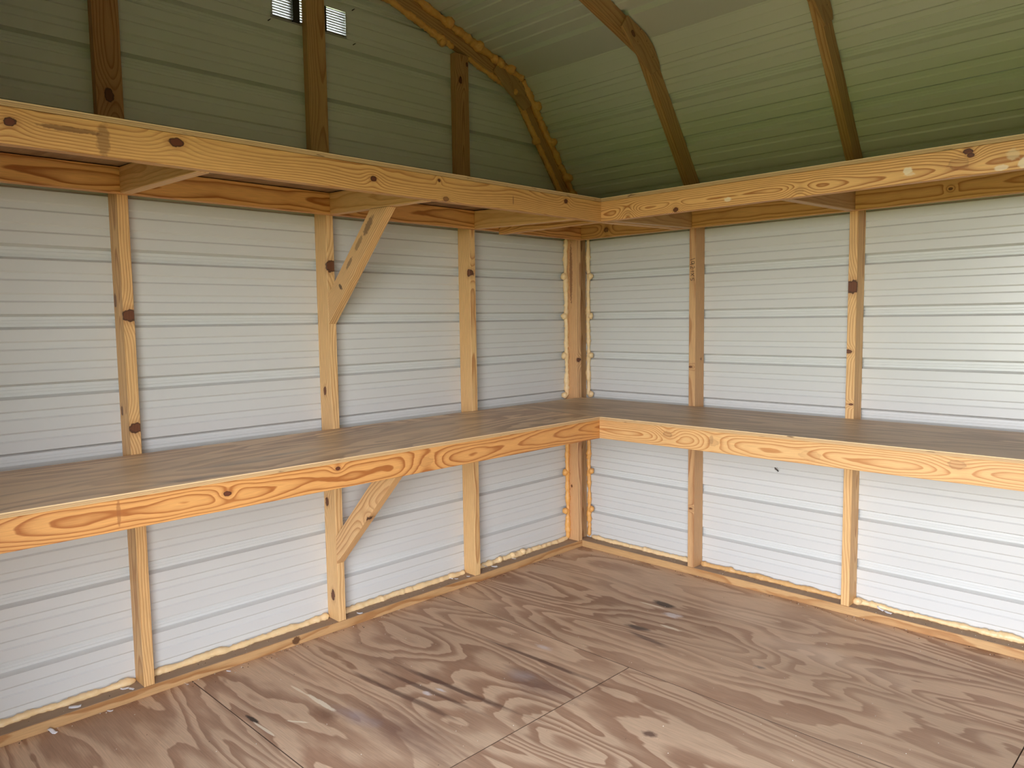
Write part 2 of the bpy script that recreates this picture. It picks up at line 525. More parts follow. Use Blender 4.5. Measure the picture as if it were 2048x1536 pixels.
def ply_sheet(x0, x1, y0, y1):
    v = []
    for z, e in ((-0.018, 0), (-0.0025, 0), (0.0, 0.0012)):
        v += [(x0 + g + e, y0 + g + e, z), (x1 - g - e, y0 + g + e, z), (x1 - g - e, y1 - g - e, z), (x0 + g + e, y1 - g - e, z)]
    f, m = [(3, 2, 1, 0), (8, 9, 10, 11)], [0, 0]
    for r in (0, 4):
        for i in range(4):
            f.append((r + i, r + (i + 1) % 4, r + 4 + (i + 1) % 4, r + 4 + i)); m.append(1)
    mesh_obj('plywood_sheet', v, f, [PLY_FLOOR, EDGE_FLOOR], floor, fmat=m)
for (xa, xb, ya, yb) in ((0, 2.50, -1.212, 0), (2.50, LEN, -1.212, 0), (0, 1.2527, -2.460, -1.212), (1.2527, 3.75, -2.460, -1.212),
                         (3.75, LEN, -2.460, -1.212), (0, 2.50, -WID, -2.460), (2.50, LEN, -WID, -2.460)):
    ply_sheet(xa, xb, ya, yb)
mesh_obj('subfloor', [(-.02, -WID - .02, -.26), (LEN + .02, -WID - .02, -.26), (LEN + .02, .02, -.26), (-.02, .02, -.26),
                      (-.02, -WID - .02, -.0185), (LEN + .02, -WID - .02, -.0185), (LEN + .02, .02, -.0185), (-.02, .02, -.0185)],
         [(3, 2, 1, 0), (4, 5, 6, 7), (0, 1, 5, 4), (1, 2, 6, 5), (2, 3, 7, 6), (3, 0, 4, 7)], DIRT, floor)

# ------------------------------------------------------------------ walls
wall_left = empty('wall_left', label='gable end wall of white ribbed steel on pine studs', cat='wall', kind='structure')
wall_right = empty('wall_right', label='low side wall of white ribbed steel on pine studs', cat='wall', kind='structure')
wall_front = empty('wall_front', label='side wall with the open doorway behind the camera', cat='wall', kind='structure')
wall_back = empty('wall_back', label='far gable end wall of white ribbed steel', cat='wall', kind='structure')
ceiling = empty('ceiling', label='barn roof of white ribbed steel on pine rafters', cat='ceiling', kind='structure')

def gable_span(z):
    z0 = z
    z = z - 0.036 if z < RZ + RM * KNEE else z - 0.027
    if z <= RZ: s = 0.0
    elif z <= RZ + RM * KNEE: s = (z - RZ) / RM
    else: s = (z - QZ) / QM
    s = min(s, WID / 2)
    return (-(WID - s) - (0.02 if s == 0 else 0), -s + (0.02 if s == 0 else 0))
RIDGE = QZ + QM * WID / 2
VENT = (-1.968, -1.602, 2.640, 2.757)
GB = [-0.27] + LAPS + [RIDGE + 0.02]
lap_sheets('metal_panel', GB, RIBS_W, lambda h, d, l: (d, l, h), gable_span, wall_left, VENT)
lap_sheets('metal_panel', GB, RIBS_W, lambda h, d, l: (LEN - d, l, h), gable_span, wall_back)
lap_sheets('metal_panel', [-0.27] + LAPS[:2] + [RZ - 0.002], RIBS_W, lambda h, d, l: (l, -d, h), lambda h: (-0.02, LEN + 0.02), wall_right)
lap_sheets('metal_panel', [-0.27] + LAPS[:2] + [RZ - 0.002], RIBS_W, lambda h, d, l: (l, -WID + d, h), lambda h: (-0.02, DOOR[0]), wall_front)
lap_sheets('metal_panel', [-0.27] + LAPS[:2] + [RZ - 0.002], RIBS_W, lambda h, d, l: (l, -WID + d, h), lambda h: (DOOR[1], LEN + 0.02), wall_front)
mesh_obj('metal_panel', [(DOOR[0], -WID, DOOR[2]), (DOOR[1], -WID, DOOR[2]), (DOOR[1], -WID, RZ), (DOOR[0], -WID, RZ)], [(0, 1, 2, 3)], STEEL, wall_front)

# sill plates
zc = T / 2
sill_l = board('sill_plate', (S / 2, -WID, zc), (S / 2, 0, zc), (1, 0, 0), wall_left, seed='sl',
      pith=(-0.30, -0.03), spacing=0.0060, light=(0.58, 0.36, 0.165), dark=(0.34, 0.15, 0.05),
      marks=[((S, -2.013, 0.020), 0.022, 0.03, (0.10, 0.045, 0.02), 0.9)])
sill_r = board('sill_plate', (S, -S / 2, zc), (LEN, -S / 2, zc), (0, 1, 0), wall_right, seed='sr',
      pith=(0.30, -0.03), spacing=0.0060, light=(0.60, 0.38, 0.175), dark=(0.40, 0.19, 0.07))
# dusty, dirt-stained top of the plates
k = NT('dusty_timber')
p = k.obj()
nz = k.noise(k.vec('MULTIPLY', p, (4, 4, 4)), 1.0, 4)
fb = k.noise(k.vec('MULTIPLY', p, (60, 8, 30)), 1.0, 3)
c = k.mix(nz, (0.30, 0.205, 0.130), (0.47, 0.345, 0.235))
k.l.new(k.mix(k.math('MULTIPLY', fb, 0.5), c, (0.22, 0.140, 0.085)), k.b.inputs['Base Color'])
k.b.inputs['Roughness'].default_value = 0.9
DUSTY = k.m
def box(name, x0, x1, y0, y1, z0, z1, mat, parent):
    v = [(x0, y0, z0), (x1, y0, z0), (x1, y1, z0), (x0, y1, z0), (x0, y0, z1), (x1, y0, z1), (x1, y1, z1), (x0, y1, z1)]
    return mesh_obj(name, v, [(3, 2, 1, 0), (4, 5, 6, 7), (0, 1, 5, 4), (1, 2, 6, 5), (2, 3, 7, 6), (3, 0, 4, 7)], mat, parent)
box('dust_layer', 0.001, S - 0.004, -WID + .1, -0.002, T - 0.0005, T + 0.0007, DUSTY, sill_l)
box('dust_layer', S + 0.001, LEN - .1, -S + 0.004, -0.001, T - 0.0005, T + 0.0007, DUSTY, sill_r)
# plates on top of the stud walls
TOP = 1.880
board('top_plate', (S / 2, -WID, TOP + T / 2), (S / 2, 0, TOP + T / 2), (1, 0, 0), wall_left, **BROWN_STOCK)
board('top_plate', (S, -S / 2, TOP + T / 2), (LEN, -S / 2, TOP + T / 2), (0, 1, 0), wall_right, **BROWN_STOCK)

# gable wall studs, edge towards the room
def stud_l(y, **kw):
    return board('stud', (S / 2, y + T / 2, T + .001), (S / 2, y + T / 2, TOP), (1, 0, 0), wall_left, **kw)
stud_l(STUD_Y[0], seed='s1', pith=(0.02, -0.07), spacing=0.0085, strength=0.75, light=(0.82, 0.53, 0.235), dark=(0.45, 0.185, 0.055),
       knots=[((S, -2.615, 1.415), .0115, 2.0, 1.0, 2.5), ((S, -2.614, 1.009), .0100, 2.0, 1.0, 2.5), ((.016, -2.636, 1.470), .012, 2.2, .8), ((.022, -2.636, 1.068), .009, 2.0, .9)])
stud_l(STUD_Y[1], seed='s2', pith=(-0.06, -0.06), spacing=0.0080, strength=0.8, **{k_: v for k_, v in PALE.items() if k_ != 'strength'},
       knots=[((S, -1.772, 1.622), .015, 1.8, 1.0), ((.040, -1.801, 1.078), .011, 1.9, 1.0), ((.025, -1.801, .579), .012, 1.8, 1.0), ((.048, -1.801, .154), .014, 1.9, 1.0)])
stud_l(STUD_Y[2], seed='s3', pith=(0.10, 0.00), spacing=0.0068, strength=0.95, light=(0.82, 0.55, 0.25), dark=(0.46, 0.20, 0.065),
       knots=[((.080, -.969, 1.622), .014, 1.6, 1.0)])
stud_l(-3.455, mat=None, seed='s4', **PALE)
# corner post of two studs
stud_l(-0.1245, seed='s5', pith=(0.15, 0.02), spacing=0.0062, light=(0.76, 0.48, 0.235), dark=(0.42, 0.185, 0.085), strength=0.85,
       knots=[((S, -.112, 1.137), .008, 1.5, 1.0), ((.040, -.1245, .371), .006, 1.5, 1.0)], marks=[((.045, -.1245, 1.65), .20, .012, (0.17, 0.06, 0.03), 0.7)])
board('stud', (0.040, -0.0425, T + .001), (0.040, -0.0425, TOP), (0, 1, 0), wall_left, width=0.080, **BROWN_STOCK)

# side wall studs
def stud_r(x, **kw):
    return board('stud', (x + T / 2, -S / 2, T + .001), (x + T / 2, -S / 2, TOP), (0, 1, 0), wall_right, **kw)
stud_r1 = stud_r(STUD_X[0], seed='r1', pith=(0.16, 0.03), spacing=0.0064, light=(0.66, 0.41, 0.20), dark=(0.38, 0.175, 0.075), strength=0.85,
       knots=[((.835, -S, 1.12), .004, 1.3, .9), ((.8614, -.03, 1.16), .005, 1.4, .8), ((.84, -S, .36), .004, 1.3, .9)])
stud_r(STUD_X[1], seed='r2', pith=(0.02, -0.06), spacing=0.0085, light=(0.82, 0.54, 0.25), dark=(0.50, 0.225, 0.075), strength=0.75,
       knots=[((1.657, -S, 1.508), .0135, 2.3, 1.0, 3.0), ((1.646, -S, 1.217), .006, 1.6, 1.0), ((1.665, -S, .978), .004, 1.2, 1.0)])
for x in STUD_X[2:]:
    stud_r(x, **PALE)

# upper gable studs, flat against the steel
def ustud(yc, top, **kw):
    return board('gable_stud', (T / 2, yc, TOP + T), (T / 2, yc, top), (0, 1, 0), wall_left, **kw)
ustud(-2.622, 2.760, seed='g1', pith=(0.01, -0.05), spacing=0.009, light=(0.52, 0.27, 0.115), dark=(0.29, 0.105, 0.034),
      knots=[((T, -2.625, 2.191), .017, 1.5, 1.0, 3.0)])
ustud(-1.782, 3.060, seed='g2', pith=(0.02, -0.07), spacing=0.008, light=(0.60, 0.36, 0.16), dark=(0.36, 0.155, 0.05))
ustud(-0.952, 2.715, seed='g3', pith=(0.0, -0.04), spacing=0.008, light=(0.55, 0.31, 0.135), dark=(0.31, 0.125, 0.04),
      knots=[((T, -.963, 2.586), .011, 1.6, 1.2), ((T, -.918, 2.672), .008, 1.5, 1.2)])

# handwriting on the first side wall stud, turned a quarter clockwise
def stroke(pts, org, r=0.0012):
    """polylines (u down the stud, v to the left) -> thin flat ink ribbons on the stud front"""
    vs, fs = [], []
    for line in pts:
        for (u0, v0), (u1, v1) in zip(line, line[1:]):
            a = Vector((org[0] - v0, -S - 0.0003, org[1] - u0)); b = Vector((org[0] - v1, -S - 0.0003, org[1] - u1))
            d = (b - a)
            if d.length < 1e-6: continue
            n = d.normalized().cross(Vector((0, 1, 0))) * r
            e = d.normalized() * r * 0.8
            i = len(vs)
            vs += [a - n - e, a + n - e, b + n + e, b - n + e]
            vs += [w_ + Vector((0, 0.0004, 0)) for w_ in vs[-4:]]
            fs += [(i, i + 1, i + 2, i + 3), (i + 4, i + 7, i + 6, i + 5), (i, i + 4, i + 5, i + 1), (i + 2, i + 6, i + 7, i + 3), (i + 1, i + 5, i + 6, i + 2), (i, i + 3, i + 7, i + 4)]
    return vs, fs
G = []          # text direction = down the stud; letter height runs to the left (-x), tops to the right
def glyph(u, lines): G.extend([[(u + a * 1.15, b * 1.3) for a, b in ln] for ln in lines])
H = 0.022
glyph(0.000, [[(0.002, 0.0), (0.009, H * .95)]])                                                                     # 1
glyph(0.017, [[(0.012, .003), (0.003, .002), (0.0, .009), (0.003, .016), (0.010, .014), (0.012, .004), (0.014, H)]])   # 9
glyph(0.042, [[(0.0, .004), (0.005, .001), (0.009, .004), (0.008, .010), (0.001, H * .9), (0.012, H * .86)]])          # 2
glyph(0.066, [[(0.002, 0.003), (0.004, H * .85)]])                                                                    # 1
glyph(0.078, [[(0.0, .004), (0.012, .018)], [(0.013, .003), (0.001, .018)]])                                          # x
glyph(0.102, [[(0.013, .003), (0.003, .004), (0.002, .011), (0.010, .011), (0.012, .017), (0.003, .021)]])             # 5
vs, fs = stroke(G, (STUD_X[0] + 0.0335, 1.688))
hw = mesh_obj('handwriting', vs, fs, INK, stud_r1)
hw['label'] = 'handwritten pencil figures 1921x5'

# ------------------------------------------------------------------ roof
ck, cq = math.hypot(1, RM), math.hypot(1, QM)
AK = KNEE * ck
def roof_place(side):
    def f(h, d, l):
        # h = distance up the roof from the eave line, d = depth (negative goes out)
        if h <= AK:
            s, z = h / ck, RZ + RM * h / ck
            n = Vector((0, -RM / ck, -1 / ck))     # towards the room in (s) sense: s grows inward
            s2, z2 = s - d * (-RM / ck), z - d / ck
        else:
            s, z = KNEE + (h - AK) / cq, RZ + RM * KNEE + QM * (h - AK) / cq
            s2, z2 = s - d * (-QM / cq), z - d / cq
        y = -s2 if side > 0 else -(WID - s2)
        return (l, y, z2)
    return f
AR = AK + (WID / 2 - KNEE) * cq
low_ribs = [0.320 + 0.2290 * i for i in range(-2, 3)]
up_ribs = [AK + 0.205 + 0.2000 * i for i in range(0, 8)]
for side in (1, -1):
    pl = roof_place(side)
    sp = lambda h: (-0.12, LEN + 0.12)
    lap_sheets('metal_panel', [-0.14, 0.320, AK], low_ribs, pl, sp, ceiling)
    rows = profile(AK + 0.0, AR, up_ribs)
    rows = [(AK - 0.02, -0.0009), (AK, -0.0009)] + [r for r in rows if r[0] > AK + 0.004]
    sheet('metal_panel', rows, pl, sp, ceiling)
    sheet('knee_flashing', [(AK - .10, -.003), (AK, -.003), (AK + .0001, -.003), (AK + .15, -.003)], pl, sp, ceiling)
box('ridge_cap', -0.12, LEN + 0.12, -WID / 2 - .15, -WID / 2 + .15, RIDGE + 0.004, RIDGE + 0.03, STEEL, ceiling)
for (x, y) in ((0, 0), (LEN, 0), (0, -WID), (LEN, -WID)):
    sx, sy = (-1 if x == 0 else 1), (1 if y == 0 else -1)
    box('corner_trim', min(x + sx * .001, x + sx * .035), max(x + sx * .001, x + sx * .035), min(y - sy * .05, y + sy * .035), max(y - sy * .05, y + sy * .035), -.27, RZ - .03, STEEL, wall_left if x == 0 else wall_back)
    box('corner_trim', min(x - sx * .05, x + sx * .001), max(x - sx * .05, x + sx * .001), min(y + sy * .001, y + sy * .035), max(y + sy * .001, y + sy * .035), -.27, RZ - .05, STEEL, wall_left if x == 0 else wall_back)

DN_L, DN_Q = S * ck, S * cq                       # vertical depth of a rafter
def rafter(xc, th, first, parent, side=1, knots_low=(), knots_up=(), **kw):
    """lower and upper rafter of one side, in the plane x = xc"""
    sgn = -1 if side > 0 else 1
    base = 0 if side > 0 else -WID
    def Y(s): return base + sgn * s
    # inner knee
    ik = ((QZ - DN_Q) - (RZ - DN_L)) / (RM - QM)
    izk = RZ - DN_L + RM * ik
    ok_, ozk = KNEE, RZ + RM * KNEE
    z_low = TOP + T + 0.001
    low = [((z_low - RZ) / RM, z_low), (ok_, ozk), (ik, izk), ((z_low - RZ + DN_L) / RM, z_low)]
    sR = WID / 2 - 0.002
    up = [(ok_, ozk), (sR, QZ + QM * sR), (sR, QZ + QM * sR - DN_Q), (ik, izk)]
    eps = 0.002
    for nm, poly, slope, kn in (('rafter', low, RM, knots_low), ('rafter', up, QM, knots_up)):
        ex = Vector((0, sgn / math.hypot(1, slope), slope / math.hypot(1, slope)))
        ez = Vector((1, 0, 0))
        ey = ez.cross(ex)
        o = Vector((xc, Y(poly[0][0]), poly[0][1]))
        M = frame(o, ex, ey)
        inv = M.inverted()
        cen = (sum(a for a, _ in poly) / 4, sum(b for _, b in poly) / 4)
        loc = []
        for s, z in poly:
            v = inv @ Vector((xc, Y(s), z))
            loc.append((v.x, v.y))
        # stay a hair under the steel
        loc2 = [(x, y) for x, y in loc]
        n_out = inv.to_3x3() @ Vector((0, -sgn * slope, 1)).normalized()
        loc2 = [(x - n_out.x * eps, y - n_out.y * eps) for x, y in loc2]
        mat = pine('rafter_%s_%s_%.2f' % (xc, side, slope), local_knots(M, kn), **kw)
        prism(nm, loc2, th, M, mat, parent)
RAF = dict(light=(0.56, 0.335, 0.145), dark=(0.33, 0.14, 0.045), spacing=0.0085, pith=(0.01, -0.06), strength=0.75)
RAFX = (0.0381 / 2, STUD_X[0] + T / 2, STUD_X[1] + T / 2, STUD_X[2] + T / 2, STUD_X[3] + T / 2, STUD_X[4] + T / 2)
for i, xc in enumerate(RAFX):
    rafter(xc, T, i == 0, ceiling, 1, **RAF)
    rafter(xc, T, i == 0, ceiling, -1, **RAF)
box('bounce_blocker', 3.95, LEN - .02, -WID + .10, -.10, 1.955, 1.975, plywood('blocker_plywood', (0.40, 0.29, 0.18), (0.27, 0.18, 0.10), 5.0), ceiling)  # unseen deck, added to cut bounce light reaching the gable
box('bounce_blocker_edge', 3.95, 3.99, -WID + .10, -.10, 1.865, 1.9549, DUSTY, ceiling)  # front edge of the added light-blocking deck
# gusset plates over the knee
GUS = [(0.696, 2.751), (0.739, 2.682), (0.650, 2.605), (0.512, 2.516), (0.437, 2.561), (0.446, 2.590), (0.490, 2.650), (0.556, 2.694), (0.640, 2.720)]
def gusset(x, pts, seed, knots=()):
    M = frame((x, -0.6, 2.62), (0, -0.8, 0.6), Vector((1, 0, 0)).cross(Vector((0, -0.8, 0.6))))
    inv = M.inverted()
    poly = []
    for s, z in pts:
        v = inv @ Vector((x, -s, z)); poly.append((v.x, v.y))
    mat = pine('gusset_%s' % seed, local_knots(M, knots), light=(0.50, 0.30, 0.13), dark=(0.34, 0.16, 0.06), strength=0.6, spacing=0.012, pith=(0.02, -0.09))
    o = prism('gusset_plate', poly, 0.0125, M, mat, ceiling)
    return o
def roof_line(s): return min(RZ + RM * s, QZ + QM * s) - 0.006
def clamp_poly(pts): return [(s, min(z, roof_line(s))) for s, z in pts]
nails = lambda x: [((x, -.60, 2.70), .0035, 1, 1), ((x, -.55, 2.66), .0035, 1, 1), ((x, -.50, 2.60), .0035, 1, 1), ((x, -.52, 2.64), .003, 1, 1), ((x, -.62, 2.64), .003, 1, 1)]
for i, xc in enumerate(RAFX[:4]):
    xg = xc + T / 2 + 0.0065
    gusset(xg, clamp_poly(GUS), i, [((xg, -.575, 2.605), .010, 1.3, 1.0, 1.0)] + nails(xg) if i == 0 else [((xg, -.655, 2.668), .012, 1.5, .9, 1.0)] + nails(xg))

# ------------------------------------------------------------------ spray foam
def bead(name, path, r, parent, seed=0, mat=FOAM, bulbs=(), amp=0.45, step=0.007, lump=(0, 0), seg=9):
    """an uneven rope of foam along a polyline; bulbs = [(distance, radius, half length)]"""
    P = [Vector(a) for a in path]
    ds = [0.0]
    for a, b in zip(P, P[1:]): ds.append(ds[-1] + (b - a).length)
    L = ds[-1]
    n = max(4, int(L / step))
    vs, fs = [], []
    for i in range(n + 1):
        t = L * i / n
        j = max(q for q in range(len(ds) - 1) if ds[q] <= t + 1e-9)
        u = (t - ds[j]) / max(ds[j + 1] - ds[j], 1e-9)
        c = P[j].lerp(P[j + 1], u)
        d = (P[j + 1] - P[j]).normalized()
        a = d.orthogonal().normalized(); b = d.cross(a)
        wob = Vector((noise.noise((t * 9, seed, 0.3)), noise.noise((t * 9, seed, 5.1)), noise.noise((t * 9, seed, 9.7)))) * r * 0.35
        rr = r * (1 + amp * noise.noise((t * 22, seed * 3.1, 1.7)) + amp * 0.6 * noise.noise((t * 70, seed * 1.3, 7.7)))
        off = Vector()
        for bb in bulbs:
            (bt, br, bl) = bb[:3]
            w_ = math.sqrt(max(0.0, 1 - ((t - bt) / bl) ** 2))
            rr = rr + br * w_ * .35
            if len(bb) > 3: off += Vector(bb[3]) * w_ * .3
        end = min(1.0, min(i, n - i) / 2.0 + 0.25)
        for s in range(seg):
            an = 2 * math.pi * s / seg
            dirv = a * math.cos(an) + b * math.sin(an)
            e = rr * end * (1 + 0.35 * noise.noise(c * 90 + dirv * 1.6))
            vs.append(c + wob + off + dirv * e)
    for i in range(n):
        for s in range(seg):
            fs.append((i * seg + s, i * seg + (s + 1) % seg, (i + 1) * seg + (s + 1) % seg, (i + 1) * seg + s))
    fs.append(tuple(range(seg))[::-1]); fs.append(tuple(n * seg + s for s in range(seg)))
    for q, bb in enumerate(bulbs):                     # rounded blobs where the foam swelled out
        bt, br = bb[0], bb[1]
        j = max(z_ for z_ in range(len(ds) - 1) if ds[z_] <= max(bt, 0) + 1e-9)
        c = P[j].lerp(P[j + 1], (bt - ds[j]) / max(ds[j + 1] - ds[j], 1e-9)) + (Vector(bb[3]) if len(bb) > 3 else Vector())
        R_ = br * 1.1 + r * .5
        base, nn = len(vs), 9
        for i in range(nn + 1):
            th = math.pi * i / nn
            for w_ in range(nn + 1):
                an = 2 * math.pi * w_ / (nn + 1)
                dv = Vector((math.sin(th) * math.cos(an), math.sin(th) * math.sin(an), math.cos(th)))
                vs.append(c + dv * R_ * (1 + .30 * noise.noise(dv * 1.4 + Vector((seed, q * 3.3, 1.1)))))
        m_ = nn + 1
        for i in range(nn):
            for w_ in range(m_):
                fs.append((base + i * m_ + w_, base + i * m_ + (w_ + 1) % m_, base + (i + 1) * m_ + (w_ + 1) % m_, base + (i + 1) * m_ + w_))
    return mesh_obj(name, vs, fs, mat, parent, smooth=True)

zb = T + 0.008
ys = [-3.40, STUD_Y[0] - .003, STUD_Y[0] + T + .004, STUD_Y[1] - .003, STUD_Y[1] + T + .004, STUD_Y[2] - .003, STUD_Y[2] + T + .004, -0.128]
for i in range(4):
    a, b = ys[2 * i], ys[2 * i + 1]
    bl = ()
    if i == 0: bl = [((b - a) - .035, .007, .03)]
    if i == 3: bl = [((-.54 - a), .011, .035, (.012, 0, .012)), ((-.62 - a), .009, .03, (.008, 0, .008)), ((-.72 - a), .009, .022, (.006, 0, .006)), ((-.80 - a), .006, .02)]
    bead('spray_foam', [(.012, a, zb), (.012, b, zb)], .0135 if i != 2 else .015, wall_left, 10 + i, FOAM_PALE, bl)
xs = [S + .012, STUD_X[0] - .003, STUD_X[0] + T + .003, STUD_X[1] - .003, STUD_X[1] + T + .003, STUD_X[2] - .003]
for i in range(3):
    a, b = xs[2 * i], xs[2 * i + 1]
    bl = [(.012, .012, .022, (0, -.012, .004)), (0.62, .006, .05)] if i == 2 else ([(.010, .006, .02)] if i == 1 else ())
    bead('spray_foam', [(a, -.012, zb), (b, -.012, zb)], (.0125, .0125, .013)[i], wall_right, 20 + i, FOAM_PALE if i != 1 else foam_mat('orange_foam', (0.78, 0.50, 0.22), (0.62, 0.34, 0.12)), bl)
# up both sides of the corner post, fat where it fills the steel ribs
def rib_bulbs(z0, z1, r, l, vec):
    return [(c - z0, r, l, vec) for c in RIBS_W if z0 < c < z1]
for (z0, z1, m) in ((T + .01, BZ - .11, FOAM), (BZ + .003, 1.858, FOAM_PALE)):
    bead('spray_foam', [(.016, -.135, z0), (.016, -.135, z1)], .0140, wall_left, 31, m, rib_bulbs(z0, z1, .012, .016, (-.004, -.015, 0)), amp=.4)
    bead('spray_foam', [(.088, -.018, z0), (.088, -.018, z1)], .0120, wall_right, 32, m, rib_bulbs(z0, z1, .011, .015, (.016, .002, 0)), amp=.45)
# both edges of the gable rafter
def raf_pt(s, dz, x):
    z = min(RZ + RM * s, QZ + QM * s)
    return (x, -s, z + dz)
def sample(s0, s1, f, n=24): return [f(s0 + (s1 - s0) * i / n) for i in range(n + 1)]
outer = sample(0.03, KNEE, lambda s: raf_pt(s, -.030, .047), 10) + sample(KNEE + .015, 1.55, lambda s: raf_pt(s, -.013, .047), 14)
def dist_to(path, y):
    P = [Vector(a) for a in path]; t = 0
    for a, b in zip(P, P[1:]):
        if (a.y - y) * (b.y - y) <= 0: return t + (y - a.y) / (b.y - a.y) * (b - a).length
        t += (b - a).length
    return t
bead('spray_foam', outer, .0185, ceiling, 41, FOAM,
     [(dist_to(outer, y), r, .022, v) for y, r, v in ((-1.05, .016, (.015, 0, -.004)), (-.845, .013, (.012, 0, 0)), (-.74, .011, (.012, 0, -.012)), (-.69, .010, (.012, 0, -.01)), (-.62, .015, (.014, 0, 0)),
      (-.43, .015, (.015, .01, 0)), (-.30, .014, (.014, .01, 0)), (-.165, .014, (.015, .008, 0)))], amp=.45)
ikn = ((QZ - DN_Q) - (RZ - DN_L)) / (RM - QM)
inner = sample(0.17, ikn, lambda s: (.030, -s - .004, RZ - DN_L + RM * s - .004), 10)
inner2 = sample(ikn + .01, 0.905, lambda s: (.030, -s, QZ - DN_Q + QM * s - .007), 8)
inner3 = sample(1.000, 1.60, lambda s: (.030, -s, QZ - DN_Q + QM * s - .009), 8)
bead('spray_foam', inner, .0145, ceiling, 42, FOAM, [(dist_to(inner, -.565), .013, .018, (.008, -.012, -.004)), (dist_to(inner, -.395), .015, .018, (.008, -.012, -.004))], amp=.45)
bead('spray_foam', inner2, .0125, ceiling, 43, FOAM, (), amp=.5)
bead('spray_foam', inner3, .0155, ceiling, 44, FOAM, [(.075, .012, .016, (.008, -.004, -.016))], amp=.45)

# ------------------------------------------------------------------ L-shaped surfaces
def top_piece(name, quad, zf, zb_, t, mats, parent):
    """quad: four (x, y, 'f'|'b') corners, counter-clockwise from above"""
    v, f, m = [], [], []
    for lvl in (-t, -0.0012, 0.0):
        for (x, y, e) in quad:
            v.append((x, y, (zf if e == 'f' else zb_) + lvl))
    f.append((3, 2, 1, 0)); m.append(0)
    f.append((8, 9, 10, 11)); m.append(0)
    for r in (0, 4):
        for i in range(4):
            f.append((r + i, r + (i + 1) % 4, r + 4 + (i + 1) % 4, r + 4 + i)); m.append(1)
    return mesh_obj(name, v, f, mats, parent, fmat=m)

YE, XE = -3.46, 4.80
# ---- workbench
bench = empty('workbench', (BD, -BD, 0), label='L-shaped waist-high plywood workbench with pine front boards along both walls', cat='workbench')
BSTAIN = [(0.55, -2.45, 0.22, 0.05, 88, (0.34, 0.27, 0.22), 0.5, 0.9, (14, 3, 1)), (0.50, -2.25, 0.20, 0.035, 92, (0.47, 0.37, 0.27), 0.7, 0.9, (20, 3, 1)),
          (0.69, -2.65, 0.16, 0.03, 90, (0.20, 0.15, 0.13), 0.6, 0.9, (14, 4, 1)), (0.30, -1.6, 0.6, 0.16, 90, (0.22, 0.155, 0.10), 0.35, 0.9, (6, 1, 1))]
PLY_BL = plywood('bench_plywood_long', (0.86, 0.62, 0.38), (0.52, 0.32, 0.18), 8.0, 'y', BSTAIN, k_h=9.0, rough=0.42, spec=0.6)
PLY_BR = plywood('bench_plywood_side', (0.68, 0.50, 0.325), (0.44, 0.30, 0.185), 11.0, 'x', (), k_h=7.0, rough=0.45, spec=0.5)
EDGE_B = ply_edge('bench_ply_edge', BZ - PT, PT)
top_piece('plywood_top', [(S, YE, 'f'), (BD, YE, 'f'), (BD, -BD - .0008, 'f'), (S, -BD - .0008, 'f')], BZ, BZ, PT, [PLY_BL, EDGE_B], bench)
top_piece('plywood_top', [(S, -BD, 'f'), (XE, -BD, 'f'), (XE, -S, 'f'), (S, -S, 'f')], BZ, BZ, PT, [PLY_BR, EDGE_B], bench)
zb_ = BZ - PT - S / 2
FB = dict(light=(0.69, 0.350, 0.115), dark=(0.340, 0.110, 0.025), strength=1.05)
board('front_board', (BD - T / 2, YE, zb_), (BD - T / 2, -BD, zb_), (0, 0, 1), bench, seed='bl', pith=(0.006, -0.055), spacing=0.0055, **FB,
      knots=[((BD, -2.579, .861), .008, 1.6, 1.1, 2.0), ((BD, -2.186, .880), .007, 1.6, 1.1, 1.6), ((BD, -1.80, .846), .020, 1.8, .12, 3.0)],
      marks=[((BD, -2.892, .860), .006, .045, (0.28, 0.10, 0.03), 0.6)])
board('front_board', (BD - T, -BD + T / 2, zb_), (XE, -BD + T / 2, zb_), (0, 0, 1), bench, seed='br', pith=(-0.004, 0.052), spacing=0.0060, warp=0.034, strength=0.85,
      light=(0.72, 0.445, 0.195), dark=(0.42, 0.165, 0.048),
      knots=[((1.118, -BD, .864), .014, 1.7, .25, 4.0), ((1.341, -BD, .851), .016, 1.8, .15, 3.4), ((2.264, -BD, .872), .017, 1.7, .22, 2.4), ((1.76, -BD, .845), .020, 2.2, .10, 2.0)],
      marks=[((1.335, -BD, .862), .012, .022, (0.17, 0.09, 0.05), 0.35)])
board('ledger', (S + T / 2, YE, zb_), (S + T / 2, -S - T, zb_), (0, 0, 1), bench, **RED)
board('ledger', (S, -S - T / 2, zb_), (XE, -S - T / 2, zb_), (0, 0, 1), bench, **RED)
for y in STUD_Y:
    board('arm', (S + T + .001, y + T / 2, zb_), (BD - T - .001, y + T / 2, zb_), (0, 0, 1), bench, **BROWN_STOCK)
for x in STUD_X[:4]:
    board('arm', (x + T / 2, -S - T - .001, zb_), (x + T / 2, -BD + T + .001, zb_), (0, 0, 1), bench, **BROWN_STOCK)

